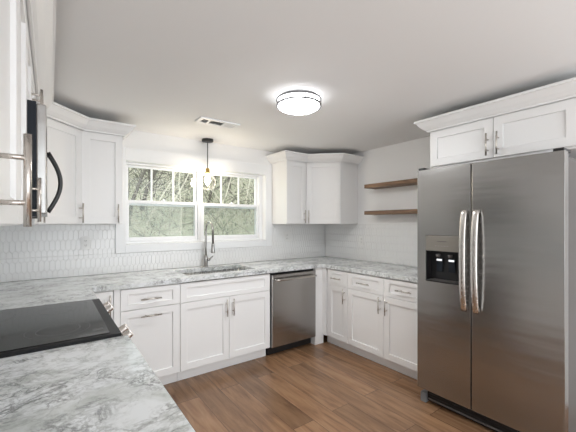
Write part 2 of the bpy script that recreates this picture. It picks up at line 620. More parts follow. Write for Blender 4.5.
def window(n, x0, x1, lf, rf):
    """double hung unit: frame, fixed upper sash with grille bars, lower sash, screen"""
    root = bpy.data.objects.new('window_%d' % n, None)
    C.objects.link(root)
    root.location = ((x0 + x1) / 2, 0.1, OZ0 + 0.006)
    struct(root)
    rel = (-root.location[0], -root.location[1], -root.location[2])
    z0, z1 = OZ0 + 0.007, OZ1 - 0.007
    zm = 1.592
    mb = MB()
    mb.box(x0, x0 + lf, 0.06, 0.15, z0, z1, 0.002)
    mb.box(x1 - rf, x1, 0.06, 0.15, z0, z1, 0.002)
    mb.box(x0 + lf, x1 - rf, 0.06, 0.15, z1 - 0.018, z1, 0.002)
    mb.box(x0 + lf, x1 - rf, 0.06, 0.15, z0, z0 + 0.022, 0.002)
    mb.build('frame', M['vinyl'], root, loc=rel)
    a, b = x0 + lf + 0.001, x1 - rf - 0.001
    # upper sash (outer track)
    mb = MB()
    sash(mb, a, b, zm - 0.032, z1 - 0.019, 0.112, 0.140, 0.026, 0.022, 0.034)
    us = mb.build('upper_sash', M['vinyl'], root, loc=rel)
    g0, g1 = a + 0.026, b - 0.026
    gz0, gz1 = zm + 0.002, z1 - 0.041
    for k in (1, 2):
        xm = g0 + (g1 - g0) * k / 3
        mb = MB(); mb.box(xm - 0.009, xm + 0.009, 0.117, 0.135, gz0 - 0.001, gz1 + 0.001, 0.002)
        mb.build('grille_bar', M['vinyl'], us)
    mb = MB(); mb.box(g0, g1, -0.002, 0.002, gz0 - (gz0 + gz1) / 2, gz1 - (gz0 + gz1) / 2)
    gp = mb.build('glass_pane', M['pane'], us, loc=(0, 0.126, (gz0 + gz1) / 2))
    gp.rotation_euler = (math.radians(1.6), 0, 0)     # tilted so the ceiling lamp's reflection falls outside the pane
    # lower sash (inner track)
    mb = MB()
    sash(mb, a, b, z0 + 0.023, zm + 0.018, 0.074, 0.102, 0.026, 0.032, 0.040)
    ls = mb.build('lower_sash', M['vinyl'], root, loc=rel)
    mb = MB(); mb.box(g0, g1, 0.086, 0.090, z0 + 0.063, zm - 0.014)
    mb.build('glass_pane', M['pane'], ls)
    xm = (a + b) / 2
    mb = MB()
    mb.box(xm - 0.028, xm + 0.028, 0.072, 0.100, zm + 0.0185, zm + 0.026, 0.003)
    mb.lathe([(0.012, 0), (0.011, 0.012), (0.004, 0.016)], (xm, 0.084, zm + 0.026), n=14)
    mb.build('sash_lock', M['vinyl'], ls)
    # insect screen outside the lower half
    mb = MB()
    sash(mb, a + 0.002, b - 0.002, z0 + 0.024, zm - 0.002, 0.142, 0.149, 0.014, 0.014, 0.014)
    sc = mb.build('screen_frame', M['vinyl'], root, loc=rel)
    mb = MB(); mb.box(a + 0.016, b - 0.016, 0.1448, 0.1458, z0 + 0.038, zm - 0.016)
    mb.build('insect_screen', M['screen'], sc)


window(1, OX0 + 0.007, 1.746, 0.016, 0.024)
window(2, 1.747, OX1 - 0.007, 0.024, 0.046)


# backsplash of picket tiles (elongated hexagons standing upright)
def clip(poly, axis, lim, keep_less):
    out = []
    for i in range(len(poly)):
        a, b = poly[i], poly[(i + 1) % len(poly)]
        ina = (a[axis] <= lim) if keep_less else (a[axis] >= lim)
        inb = (b[axis] <= lim) if keep_less else (b[axis] >= lim)
        if ina: out.append(a)
        if ina != inb:
            t = (lim - a[axis]) / (b[axis] - a[axis])
            out.append((a[0] + t * (b[0] - a[0]), a[1] + t * (b[1] - a[1])))
    return out


def inset(poly, d):
    n = len(poly)
    ar = sum(poly[i][0] * poly[(i + 1) % n][1] - poly[(i + 1) % n][0] * poly[i][1] for i in range(n))
    if ar < 0: poly = poly[::-1]
    lines = []
    for i in range(n):
        a, b = Vector(poly[i]), Vector(poly[(i + 1) % n])
        t = (b - a)
        if t.length < 1e-6: return None
        t.normalize()
        nn = Vector((-t.y, t.x))
        lines.append((a + nn * d, t))
    out = []
    for i in range(n):
        p, t = lines[i - 1]; q, u = lines[i]
        den = t.x * u.y - t.y * u.x
        if abs(den) < 1e-6: return None
        k = ((q.x - p.x) * u.y - (q.y - p.y) * u.x) / den
        out.append(tuple(p + t * k))
    return out


def backsplash(name, s0, s1, z0, z1, mapper):
    """mapper(s, out, z) -> world point"""
    mb = MB()
    mb.mi = 1
    a = [mb.v(mapper(s, 0.004, z)) for s, z in ((s0, z0), (s1, z0), (s1, z1), (s0, z1))]
    b = [mb.v(mapper(s, 0.0003, z)) for s, z in ((s0, z0), (s1, z0), (s1, z1), (s0, z1))]
    mb.face(a); mb.face(b[::-1])
    for i in range(4): mb.face([a[i], a[(i + 1) % 4], b[(i + 1) % 4], b[i]])
    mb.mi = 0
    w, hh, pt = 0.037, 0.104, 0.019          # width, tip to tip height, tip height
    row = hh - pt
    r0, r1 = math.floor((z0 - 0.916) / row) - 1, math.ceil((z1 - 0.916) / row) + 2
    c0, c1 = math.floor(s0 / w) - 1, math.ceil(s1 / w) + 2
    for r in range(r0, r1):
        for c in range(c0, c1):
            cx = c * w + (w / 2 if r % 2 else 0)
            cz = 0.936 + r * row
            poly = [(cx, cz - hh / 2), (cx + w / 2, cz - hh / 2 + pt), (cx + w / 2, cz + hh / 2 - pt),
                    (cx, cz + hh / 2), (cx - w / 2, cz + hh / 2 - pt), (cx - w / 2, cz - hh / 2 + pt)]
            for ax, lim, less in ((0, s0, False), (0, s1, True), (1, z0, False), (1, z1, True)):
                if poly: poly = clip(poly, ax, lim, less)
            if len(poly) < 3: continue
            xs = [p[0] for p in poly]; zs = [p[1] for p in poly]
            if max(xs) - min(xs) < 0.008 or max(zs) - min(zs) < 0.010: continue
            p1 = inset(poly, 0.0008); p2 = inset(poly, 0.0020)
            if not p1 or not p2: continue
            l0 = [mb.v(mapper(x, 0.004, z)) for x, z in p1]
            l1 = [mb.v(mapper(x, 0.0066, z)) for x, z in p1]
            l2 = [mb.v(mapper(x, 0.0080, z)) for x, z in p2]
            n = len(p1)
            for A, B in ((l0, l1), (l1, l2)):
                for i in range(n): mb.face([A[i], A[(i + 1) % n], B[(i + 1) % n], B[i]])
            mb.face(l2)
    o = mb.build(name, [M['tile'], M['grout']])
    return struct(o)


ZB0, ZB1 = 0.916, 1.371
backsplash('wall_back_tiles', 0.009, W - 0.009, ZB0, 1.0975, lambda s, o, z: (s, -o, z))
backsplash('wall_back_tiles_left', 0.009, OX0 - CW - 0.002, 1.098, ZB1, lambda s, o, z: (s, -o, z))
backsplash('wall_back_tiles_right', OX1 + CW + 0.002, W - 0.009, 1.098, ZB1, lambda s, o, z: (s, -o, z))
backsplash('wall_left_tiles', -2.74, -0.009, ZB0, ZB1, lambda s, o, z: (o, s, z))
backsplash('wall_right_tiles', -1.96, -0.009, ZB0, ZB1, lambda s, o, z: (W - o, s, z))


# ------------------------------------------------------------------ cabinets
def bar_handle(parent, p, vertical=True, L=0.156, y=0.0):
    """bar pull: round bar on two posts; p = (x, z) of its centre, y = door face"""
    x, z = p
    mb = MB()
    yb = y - 0.036
    h = L / 2
    if vertical:
        mb.tube([(x, yb, z - h), (x, yb, z + h)], 0.0058, 12)
        for s in (-1, 1): mb.tube([(x, y + 0.0005, z + s * 0.038), (x, yb, z + s * 0.038)], 0.0045, 10)
    else:
        mb.tube([(x - h, yb, z), (x + h, yb, z)], 0.0058, 12)
        for s in (-1, 1): mb.tube([(x + s * 0.038, y + 0.0005, z), (x + s * 0.038, yb, z)], 0.0045, 10)
    return mb.build('handle', M['nickel'], parent)


def cabinet(name, label, cat, loc, rz, w, d, z0, z1, fronts, toe=False, top=True, group=None):
    """local frame: back at y=0, front of the box at y=-d, x from 0 to w"""
    root = thing(name, label, cat, (loc[0], loc[1], 0 if toe else z0), rz, group)
    off = 0 if toe else -z0
    def fix(o): o.location = (0, 0, off); return o
    t = 0.018
    g = 0.0006
    mb = MB()
    mb.box(g, t, -d, -0.002, z0, z1)
    mb.box(w - t, w - g, -d, -0.002, z0, z1)
    mb.box(t, w - t, -0.010, -0.002, z0, z1)
    mb.box(t, w - t, -d, -0.010, z0, z0 + t)
    if top: mb.box(t, w - t, -d, -0.010, z1 - t, z1)
    mb.box(t, t + 0.02, -d, -d + 0.018, z0 + t, z1 - t)
    mb.box(w - t - 0.02, w - t, -d, -d + 0.018, z0 + t, z1 - t)
    mb.box(t + 0.02, w - t - 0.02, -d, -d + 0.018, z1 - 0.04, z1 - t)
    if toe: mb.box(t + 0.02, w - t - 0.02, -d, -d + 0.018, 0.675, 0.72)
    fix(mb.build('carcass', M['cab'], root))
    if toe:
        mb = MB(); mb.box(g, w - g, -d + 0.062, -d + 0.08, 0.001, z0 - 0.0005)
        mb.build('toe_kick', M['cab'], root)
    for f in fronts:
        kind, a, b, c, e = f[:5]
        mb = MB()
        small = (e - c) < 0.2
        mb.shaker(a + 0.0015, b - 0.0015, c, e, -d - 0.0005, stile=0.057, rail=0.04 if small else 0.057)
        o = fix(mb.build(kind, M['cab'], root))
        for hd in f[5:]:
            if hd: bar_handle(o, hd[1], hd[0] == 'v', hd[2] if len(hd) > 2 else 0.156, y=-d - 0.0205)
    return root


BD = 0.612      # base carcass depth
BZ0, BZ1 = 0.105, 0.872
DZ0, DZ1, WZ0, WZ1 = 0.112, 0.695, 0.6985, 0.864     # door and drawer heights

# back run
nb = cabinet('base_cabinet', 'narrow white base cabinet in the corner beside the range knobs, one slim door', 'cabinet',
        (0.640, 0, 0), 0, 0.160, BD, BZ0, BZ1, [('door', 0.012, 0.158, DZ0, WZ1, ('v', (0.132, 0.76)))], toe=True)
mb = MB(); mb.box(0.161, 0.202, -0.631, -0.592, 0.105, 0.872); mb.box(0.161, 0.202, -0.55, -0.532, 0.001, 0.1045)
mb.build('filler_strip', M['cab'], nb)
cabinet('base_cabinet', 'white base cabinet with one drawer over a pull-out front, left of the sink cabinet', 'cabinet',
        (0.843, 0, 0), 0, 0.460, BD, BZ0, BZ1,
        [('drawer', 0, 0.46, WZ0, WZ1, ('h', (0.222, 0.775))), ('door', 0, 0.46, DZ0, DZ1, ('h', (0.222, 0.640)))], toe=True)
cabinet('sink_cabinet', 'wide white sink cabinet with a false drawer front above two doors under the window', 'cabinet',
        (1.304, 0, 0), 0, 0.914, BD, BZ0, BZ1,
        [('false_front', 0, 0.914, WZ0, WZ1),
         ('door', 0, 0.457, DZ0, DZ1, ('v', (0.424, 0.598))), ('door', 0.457, 0.914, DZ0, DZ1, ('v', (0.490, 0.598)))], toe=True, top=False)
# right run (faces -x); local x runs towards the camera
R_ = -PI / 2
rc = cabinet('base_cabinet', 'narrow white base cabinet with one drawer and one door nearest the right corner', 'cabinet',
        (W, -0.700, 0), R_, 0.329, BD + 0.002, BZ0, BZ1,
        [('drawer', 0.026, 0.329, WZ0, WZ1, ('h', (0.178, 0.778))), ('door', 0.026, 0.329, DZ0, DZ1, ('v', (0.289, 0.606)))], toe=True)
mb = MB()          # corner filler: local x is -y of the room from -0.700, local y is x - W
def rbox(x0, x1, y0, y1, z0, z1): mb.box(-0.700 - y1, -0.700 - y0, x0 - W, x1 - W, z0, z1)
rbox(2.8285, 2.955, -0.631, -0.612, 0.001, 0.872)
rbox(2.8285, 2.845, -0.612, -0.012, 0.001, 0.872)
rbox(2.934, 2.955, -0.6995, -0.6312, 0.105, 0.872)
rbox(3.016, 3.030, -0.6995, -0.6312, 0.001, 0.104)
mb.build('corner_filler', M['cab'], rc)
cabinet('base_cabinet', 'wide white base cabinet with two drawers and two doors beside the refrigerator', 'cabinet',
        (W, -1.030, 0), R_, 0.914, BD + 0.002, BZ0, BZ1,
        [('drawer', 0, 0.457, WZ0, WZ1, ('h', (0.2285, 0.778))), ('drawer', 0.457, 0.914, WZ0, WZ1, ('h', (0.6855, 0.778))),
         ('door', 0, 0.457, DZ0, DZ1, ('v', (0.420, 0.606))), ('door', 0.457, 0.914, DZ0, DZ1, ('v', (0.494, 0.606)))], toe=True)

# left run (faces +x); local x runs away from the camera
L_ = PI / 2
cabinet('base_cabinet', 'white base cabinet under the left worktop between the range and the corner', 'cabinet',
        (0, -1.147, 0), L_, 0.50, BD, BZ0, BZ1,
        [('drawer', 0, 0.46, WZ0, WZ1, ('h', (0.23, 0.778))), ('door', 0, 0.46, DZ0, DZ1, ('v', (0.04, 0.606)))], toe=True)
cabinet('base_cabinet', 'white base cabinet under the near worktop in the foreground', 'cabinet',
        (0, -2.930, 0), L_, 1.014, BD, BZ0, BZ1,
        [('drawer', 0, 0.507, WZ0, WZ1, ('h', (0.2535, 0.778))), ('drawer', 0.507, 1.014, WZ0, WZ1, ('h', (0.7605, 0.778))),
         ('door', 0, 0.507, DZ0, DZ1, ('v', (0.470, 0.606))), ('door', 0.507, 1.014, DZ0, DZ1, ('v', (0.544, 0.606)))], toe=True)

# wall cabinets
UZ0, UZ1 = 1.372, 2.134
UD = 0.305
HZ = 1.465   # handle centre
dz0, dz1 = UZ0 + 0.004, UZ1 - 0.010
hv = lambda x: ('v', (x, UZ0 + 0.090))
cabinet('wall_cabinet', 'narrow white wall cabinet on the left of the window', 'cabinet', (0.612, 0, 0), 0, 0.303, UD, UZ0, UZ1,
        [('door', 0, 0.303, dz0, dz1, hv(0.262))])
cabinet('wall_cabinet', 'narrow white wall cabinet on the right of the window, handle at its right edge', 'cabinet', (2.652, 0, 0), 0, 0.303, UD, UZ0, UZ1,
        [('door', 0, 0.295, dz0, dz1, hv(0.260))])
LUD = 0.322
cabinet('wall_cabinet', 'white wall cabinet between the microwave and the diagonal corner cabinet', 'cabinet', (0, -1.149, 0), L_, 0.536, LUD, UZ0, UZ1,
        [('door', 0, 0.53, dz0, dz1, hv(0.49))])
cabinet('wall_cabinet', 'short white wall cabinet above the microwave', 'cabinet', (0, -1.911, 0), L_, 0.761, LUD, 1.826, UZ1,
        [('door', 0, 0.38, 1.83, dz1, ('v', (0.342, 1.915), 0.13)), ('door', 0.381, 0.761, 1.83, dz1, ('v', (0.419, 1.915), 0.13))])
cabinet('wall_cabinet', 'white wall cabinet at the left edge, just in front of the microwave', 'cabinet', (0, -2.300, 0), L_, 0.388, LUD, UZ0, UZ1,
        [('door', 0, 0.388, dz0, dz1, hv(0.345))])
cabinet('wall_cabinet', 'nearest white wall cabinet at the far left with the largest bar handle', 'cabinet', (0, -2.742, 0), L_, 0.441, LUD, UZ0, UZ1,
        [('door', 0, 0.441, dz0, dz1, ('v', (0.042, 1.4505)))])
cabinet('wall_cabinet', 'white two-door wall cabinet above the refrigerator', 'cabinet', (W, -1.950, 0), R_, 0.935, 0.630, 1.828, UZ1,
        [('door', 0.004, 0.4745, 1.842, dz1, ('v', (0.441, 1.935))), ('door', 0.4745, 0.931, 1.842, dz1, ('v', (0.508, 1.935)))])


def diagonal_cabinet(label, corner, sx, fl, hside):
    """five-sided corner wall cabinet; sx=+1 opens to the right of its corner, -1 to the left"""
    cx, cy = corner
    root = thing('corner_wall_cabinet', label, 'cabinet', (cx, cy, UZ0), 0)
    a, b = 0.61, UD
    P = [(0.002, -0.002), (a, -0.002), (a, -b), (fl, -a), (0.002, -a)]
    P = [(sx * x, y) for x, y in P]
    mb = MB(); mb.prism(P if sx < 0 else P[::-1], 0, UZ1 - UZ0)
    mb.build('carcass', M['cab'], root)
    p0, p1 = Vector((sx * fl, -a)), Vector((sx * a, -b))
    if sx < 0: p0, p1 = p1, p0
    # door in its own frame along the diagonal
    t = (p1 - p0); L = t.length
    ang = math.atan2(t.y, t.x)
    mb = MB(); mb.shaker(0.012, L - 0.012, 0.004, UZ1 - UZ0 - 0.010, -0.0008)
    d = mb.build('door', M['cab'], root)
    d.location = (p0.x, p0.y, 0); d.rotation_euler = (0, 0, ang)
    bar_handle(d, ((L - 0.045) if hside > 0 else 0.045, 0.090), True, y=-0.0208)
    return root


diagonal_cabinet('white diagonal corner wall cabinet in the left corner behind the microwave', (0, 0), 1, LUD, 1)
diagonal_cabinet('white diagonal corner wall cabinet in the right corner near the floating shelves', (W, 0), -1, UD, -1)


def crown(label, path):
    """mitred crown moulding; outward is to the right of travel"""
    prof = [(0.0015, 2.126), (0.012, 2.126), (0.014, 2.136), (0.026, 2.143), (0.048, 2.163), (0.066, 2.188), (0.074, 2.198),
            (0.084, 2.200), (0.084, 2.216), (0.0015, 2.216)]
    P = [Vector(p) for p in path]
    N = len(P)
    mit = []
    for i in range(N):
        ns = []
        if i > 0:
            t = (P[i] - P[i - 1]).normalized(); ns.append(Vector((t.y, -t.x)))
        if i < N - 1:
            t = (P[i + 1] - P[i]).normalized(); ns.append(Vector((t.y, -t.x)))
        m = sum(ns, Vector((0, 0)))
        m.normalize()
        mit.append(m / m.dot(ns[0]))
    mb = MB()
    rings = [[mb.v((P[i].x + mit[i].x * o, P[i].y + mit[i].y * o, z)) for o, z in prof] for i in range(N)]
    k = len(prof)
    for a, b in zip(rings, rings[1:]):
        for j in range(k): mb.face([a[j], a[(j + 1) % k], b[(j + 1) % k], b[j]])
    mb.face(rings[0]); mb.face(rings[-1][::-1])
    return tag(mb.build('crown_moulding', M['cab']), label, 'moulding')


fx = LUD + 0.022
crown('white crown moulding along the left wall cabinets', [(0.002, -2.745), (fx, -2.745), (fx, -0.625), (0.622, -0.328), (0.917, -0.328), (0.917, -0.002)])
crown('white crown moulding on the cabinets right of the window', [(2.650, -0.002), (2.650, -0.328), (2.950, -0.328), (3.246, -0.624), (W - 0.002, -0.624)])
crown('white crown moulding on top of the cabinet above the refrigerator', [(W - 0.002, -1.947), (W - 0.653, -1.947), (W - 0.653, -2.888), (W - 0.002, -2.888)])

# ------------------------------------------------------------------ worktops and sink
CT0, CT1 = 0.8735, 0.914
SX0, SX1, SY0, SY1 = 1.400, 2.125, -0.535, -0.135
mb = MB()
xs = [0.002, 0.648, SX0, SX1, W - 0.648, W - 0.002]
ys = [-1.958, -1.148, -0.650, SY0, SY1, -0.002]
def in_top(x, y):
    if SX0 < x < SX1 and SY0 < y < SY1: return False
    if y > -0.65: return True
    if x < 0.648 and y > -1.148: return True
    return x > W - 0.648
mb.cells(xs, ys, in_top, CT0, CT1)
o = mb.build('worktop', M['stone'], bevel=0.004)
tag(o, 'long grey-veined white stone worktop running under the window around both corners', 'countertop')
mb = MB(); mb.box(0.002, 0.672, -2.945, -1.915, CT0, CT1)
tag(mb.build('worktop', M['stone'], bevel=0.004), 'grey-veined white stone worktop in the foreground in front of the range', 'countertop')

sink = thing('sink', 'stainless undermount sink set in the worktop below the window', 'sink', (1.775, -0.335, 0.873))
mb = MB()
ox, oy = 1.775, -0.335
def ring(mb, x0, x1, y0, y1, z, r, n=5):
    pts = []
    for cx, cy, a0 in ((x1 - r, y1 - r, 0), (x0 + r, y1 - r, PI / 2), (x0 + r, y0 + r, PI), (x1 - r, y0 + r, 1.5 * PI)):
        for k in range(n + 1):
            a = a0 + PI / 2 * k / n
            pts.append(mb.v((cx + r * math.cos(a) - ox, cy + r * math.sin(a) - oy, z - 0.873)))
    return pts
e = 0.004
lo = [ring(mb, SX0 - 0.02, SX1 + 0.02, SY0 - 0.02, SY1 + 0.02, 0.8725, 0.03),
      ring(mb, SX0 - e, SX1 + e, SY0 - e, SY1 + e, 0.8725, 0.03),
      ring(mb, SX0 - e, SX1 + e, SY0 - e, SY1 + e, 0.70, 0.03),
      ring(mb, SX0 + 0.02, SX1 - 0.02, SY0 + 0.02, SY1 - 0.02, 0.672, 0.03),
      ring(mb, 1.74, 1.81, -0.37, -0.30, 0.668, 0.03)]
for a, b in zip(lo, lo[1:]):
    for i in range(len(a)): mb.face([a[i], a[(i + 1) % len(a)], b[(i + 1) % len(a)], b[i]], True)
mb.face(lo[-1])
mb.build('bowl', M['sinksteel'], sink, recalc=True)
mb = MB(); mb.lathe([(0.042, 0.0), (0.042, 0.004), (0.030, 0.005), (0.024, 0.001)], (0, 0, 0.6690 - 0.873), n=24)
mb.build('drain', M['chrome'], sink)

# faucet
FX, FY = 1.757, -0.078
fa = thing('faucet', 'tall brushed gooseneck faucet with pull-down sprayer behind the sink', 'faucet', (FX, FY, 0.9145))
mb = MB()
mb.lathe([(0.027, 0), (0.027, 0.006), (0.022, 0.012), (0.0205, 0.10), (0.017, 0.115), (0.013, 0.125)], n=24)
mb.build('body', M['chrome'], fa)
neck = [(0, 0, 0.12), (0, 0, 0.20), (0, 0, 0.27), (0, 0, 0.325), (0, 0, 0.385)]
for k in range(1, 15):
    a = PI * k / 14
    neck.append((0, -0.093 + 0.093 * math.cos(a), 0.385 + 0.093 * math.sin(a)))
mb = MB(); mb.tube(neck, 0.0115, 14)
mb.build('spout', M['chrome'], fa)
mb = MB(); mb.tube([(0, -0.186, 0.387), (0, -0.187, 0.34), (0, -0.188, 0.25)], [0.0112, 0.0108, 0.0112], 12)
mb.build('hose', M['dkgrey'], fa)
mb = MB(); mb.lathe([(0.020, 0.162), (0.021, 0.168), (0.0185, 0.20), (0.0155, 0.25), (0.0135, 0.256)], (0, -0.188, 0), n=20)
mb.build('spray_head', M['chrome'], fa)
mb = MB(); mb.tube([(0.02, 0, 0.075), (0.046, 0, 0.075)], 0.014, 14); mb.tube([(0.040, 0, 0.078), (0.046, -0.03, 0.098), (0.048, -0.075, 0.118)], [0.007, 0.006, 0.0055], 10)
mb.build('lever', M['chrome'], fa)

# ------------------------------------------------------------------ dishwasher
dw = thing('dishwasher', 'stainless steel dishwasher between the sink cabinet and the corner', 'dishwasher', (2.225, 0, 0))
mb = MB(); mb.box(0.004, 0.598, -0.60, -0.02, 0.10, 0.866)
mb.build('tub', M['black'], dw)
mb = MB(); mb.box(0.004, 0.598, -0.56, -0.54, 0.006, 0.098)
mb.box(0.004, 0.598, -0.54, -0.1, 0.02, 0.098)
mb.build('kick_plate', M['black'], dw)
mb = MB(); mb.box(0.005, 0.597, -0.650, -0.602, 0.105, 0.852, 0.006)
door = mb.build('door', M['steel'], dw)
mb = MB()
hp = [(0.035 + 0.532 * t, -0.690 - 0.012 * math.sin(PI * t), 0.800) for t in [k / 14 for k in range(15)]]
mb.tube(hp, 0.0115, 12)
for x in (0.045, 0.557): mb.tube([(x, -0.6495, 0.800), (x, -0.692, 0.800)], 0.009, 10)
mb.build('handle', M['steel_h'], door)

# ------------------------------------------------------------------ range
rg = thing('range', 'slide-in electric range with black glass cooktop in the left worktop', 'stove', (0.008, -1.911, 0), L_)
RW = 0.759
mb = MB(); mb.box(0.003, RW - 0.003, -0.620, -0.004, 0.03, 0.905)
mb.build('body', M['dkgrey'], rg)
for x in (0.05, RW - 0.05):
    for y in (-0.08, -0.55):
        mb = MB(); mb.lathe([(0.018, 0.001), (0.018, 0.008), (0.008, 0.012), (0.008, 0.031)], (x, y, 0), n=14); mb.build('foot', M['black'], rg)
mb = MB(); mb.box(0.0, RW, -0.640, -0.002, 0.9055, 0.926, 0.003)
ct = mb.build('cooktop_frame', M['frame_black'], rg)
mb = MB(); mb.box(0.022, RW - 0.022, -0.600, -0.02, 0.9262, 0.9285, 0.0008)
gl = mb.build('glass_top', M['bglass'], rg)
def burner(x, y, rad):
    mb = MB()
    for r in rad:
        n = 48
        a = [mb.v((x + r * math.cos(2 * PI * i / n), y + r * math.sin(2 * PI * i / n), 0.92875)) for i in range(n)]
        b = [mb.v((x + (r - 0.0022) * math.cos(2 * PI * i / n), y + (r - 0.0022) * math.sin(2 * PI * i / n), 0.92875)) for i in range(n)]
        for i in range(n): mb.face([a[i], a[(i + 1) % n], b[(i + 1) % n], b[i]])
    mb.build('burner_ring', M['ring'], gl)
burner(0.19, -0.43, (0.115, 0.078)); burner(0.57, -0.43, (0.078,))
burner(0.19, -0.17, (0.078,)); burner(0.57, -0.17, (0.095,)); burner(0.38, -0.14, (0.05,))
mb = MB()
for dx in (0, 0.016): mb.box(0.09 + dx, 0.096 + dx, -0.585, -0.545, 0.9287, 0.929)
mb.build('touch_marking', M['ring'], gl)
# sloped control panel, oven door, drawer
mb = MB()
prof = [(-0.6205, 0.905), (-0.643, 0.905), (-0.672, 0.860), (-0.672, 0.800), (-0.6205, 0.800)]
pa = [mb.v((0.003, y, z)) for y, z in prof]; pb = [mb.v((RW - 0.003, y, z)) for y, z in prof]
mb.face(pa); mb.face(pb[::-1])
for i in range(5): mb.face([pa[i], pa[(i + 1) % 5], pb[(i + 1) % 5], pb[i]])
cp = mb.build('control_panel', M['steel'], rg)
for x in (0.060, 0.160, 0.600, 0.700):
    mb = MB()
    mb.lathe([(0.0225, 0.0), (0.0225, 0.006), (0.0185, 0.009), (0.0175, 0.030), (0.0155, 0.033)], n=22)
    mb.box(-0.004, 0.004, -0.0165, 0.0165, 0.030, 0.038, 0.001)
    k = mb.build('knob', M['steel_h'], cp)
    k.location = (x, -0.6585, 0.883); k.rotation_euler = (math.radians(57), 0, 0)
mb = MB(); mb.box(0.006, RW - 0.006, -0.665, -0.6215, 0.235, 0.795, 0.004)
od = mb.build('oven_door', M['steel'], rg)
mb = MB(); mb.box(0.12, RW - 0.12, -0.667, -0.6655, 0.36, 0.62); mb.build('oven_window', M['bglass'], od)
mb = MB(); mb.tube([(0.05, -0.70, 0.745), (RW - 0.05, -0.70, 0.745)], 0.012, 12)
for x in (0.08, RW - 0.08): mb.tube([(x, -0.6645, 0.745), (x, -0.70, 0.745)], 0.009, 10)
mb.build('handle', M['steel_h'], od)
mb = MB(); mb.box(0.006, RW - 0.006, -0.665, -0.6215, 0.07, 0.228, 0.004); mb.build('drawer', M['steel'], rg)

# ------------------------------------------------------------------ microwave
mw = thing('microwave', 'over-the-range microwave with black curved handle above the cooktop', 'microwave', (0.002, -1.911, 1.405), L_)
mb = MB(); mb.box(0.002, 0.757, -0.366, -0.006, 0.0, 0.418)
mb.build('casing', M['navy'], mw)
mb = MB(); mb.box(0.002, 0.585, -0.396, -0.3665, 0.008, 0.412, 0.005)
md = mb.build('door', M['steel'], mw)
mb = MB(); mb.box(0.06, 0.50, -0.3975, -0.3965, 0.075, 0.345); mb.build('door_window', M['bglass'], md)
mb = MB()
pts = []; nr = []
for k in range(17):
    t = k / 16
    pts.append((0.548, -0.3985 - 0.052 * math.sin(PI * t), 0.030 + 0.30 * t))
    nr.append((0, -1, 0.6 * (0.5 - t) * -2))
mb.strip(pts, nr, 0.030, 0.020)
mb.build('handle', M['black'], md)
mb = MB(); mb.box(0.588, 0.757, -0.396, -0.3665, 0.008, 0.412, 0.004); mb.build('control_panel', M['bglass'], mw)

# ------------------------------------------------------------------ refrigerator
FRW = 0.892
fr = thing('refrigerator', 'tall stainless side-by-side refrigerator with water dispenser', 'refrigerator', (W, -1.975, 0), R_)
mb = MB(); mb.box(0.006, FRW - 0.006, -0.780, -0.03, 0.035, 1.765, 0.004)
mb.build('casing', M['dkgrey'], fr)
D0, D1 = -0.866, -0.795
DX0, DX1, DZa, DZb = 0.070, 0.318, 0.948, 1.288
mb = MB()
mb.cells([0.0, DX0, DX1, 0.3935], [0.118, DZa, DZb, 1.786], lambda a, b: not (DX0 < a < DX1 and DZa < b < DZb), D0, D1, 'xz')
ld = mb.build('freezer_door', M['steel'], fr, bevel=0.003)
mb = MB(); mb.box(0.4015, FRW, D0, D1, 0.118, 1.786, 0.003)
rd = mb.build('fridge_door', M['steel'], fr)
# door gaskets
mb = MB(); mb.box(0.012, 0.385, D1 + 0.0005, -0.7805, 0.13, 1.755); mb.build('gasket', M['black'], ld)
mb = MB(); mb.box(0.410, FRW - 0.012, D1 + 0.0005, -0.7805, 0.13, 1.755); mb.build('gasket', M['black'], rd)
mb = MB(); mb.box(0.386, 0.409, D1 + 0.0005, -0.7805, 0.12, 1.76); mb.build('centre_seal', M['black'], fr)
# dispenser
mb = MB(); mb.box(DX0 + 0.001, DX1 - 0.001, D0 - 0.002, D1 - 0.02, 1.176, DZb - 0.001, 0.002)
dp = mb.build('dispenser_panel', plain('dispenser_panel_grey', (0.22, 0.205, 0.18), 0.4, metal=0.2), ld)
mb = MB()
mb.box(0.160, 0.228, D0 - 0.0026, D0 - 0.0021, 1.245, 1.250)
mb.build('brand_mark', M['dkgrey'], dp)
mb = MB()
for x in (0.150, 0.172, 0.194, 0.216, 0.238): mb.box(x - 0.005, x + 0.005, D0 - 0.0026, D0 - 0.0021, 1.212, 1.216)
mb.build('touch_mark', M['grey'], dp)
mb = MB()
a0, a1, b0, b1 = DX0 + 0.001, DX1 - 0.001, DZa + 0.001, 1.1755
mb.box(a0, a0 + 0.004, D0 + 0.002, D1, b0, b1); mb.box(a1 - 0.004, a1, D0 + 0.002, D1, b0, b1)
mb.box(a0, a1, D0 + 0.002, D1, b1 - 0.004, b1); mb.box(a0, a1, D0 - 0.004, D1, b0, b0 + 0.008)
mb.box(a0, a1, D1 - 0.004, D1, b0, b1)
mb.build('dispenser_recess', M['black'], ld)
for x in (0.150, 0.240):
    mb = MB(); mb.tube([(x, D0 + 0.030, 1.150), (x, D0 + 0.032, 1.128)], [0.017, 0.012], 14)
    mb.build('nozzle', M['dkgrey'], ld)
    mb = MB(); mb.box(x - 0.024, x + 0.024, D0 + 0.052, D0 + 0.058, 1.02, 1.118, 0.002)
    pd = mb.build('paddle', M['navy'], ld)
    mb = MB(); mb.box(x - 0.020, x + 0.020, D0 + 0.044, D0 + 0.0515, 1.100, 1.114, 0.003)
    mb.build('light', M['led'], pd)
mb = MB(); mb.box(0.10, 0.29, D0 + 0.006, D1 - 0.006, b0 + 0.0085, b0 + 0.012)
for k in range(9): mb.box(0.108 + k * 0.0215, 0.112 + k * 0.0215, D0 + 0.008, D1 - 0.008, b0 + 0.0125, b0 + 0.015)
mb.build('drip_tray', M['dkgrey'], ld)
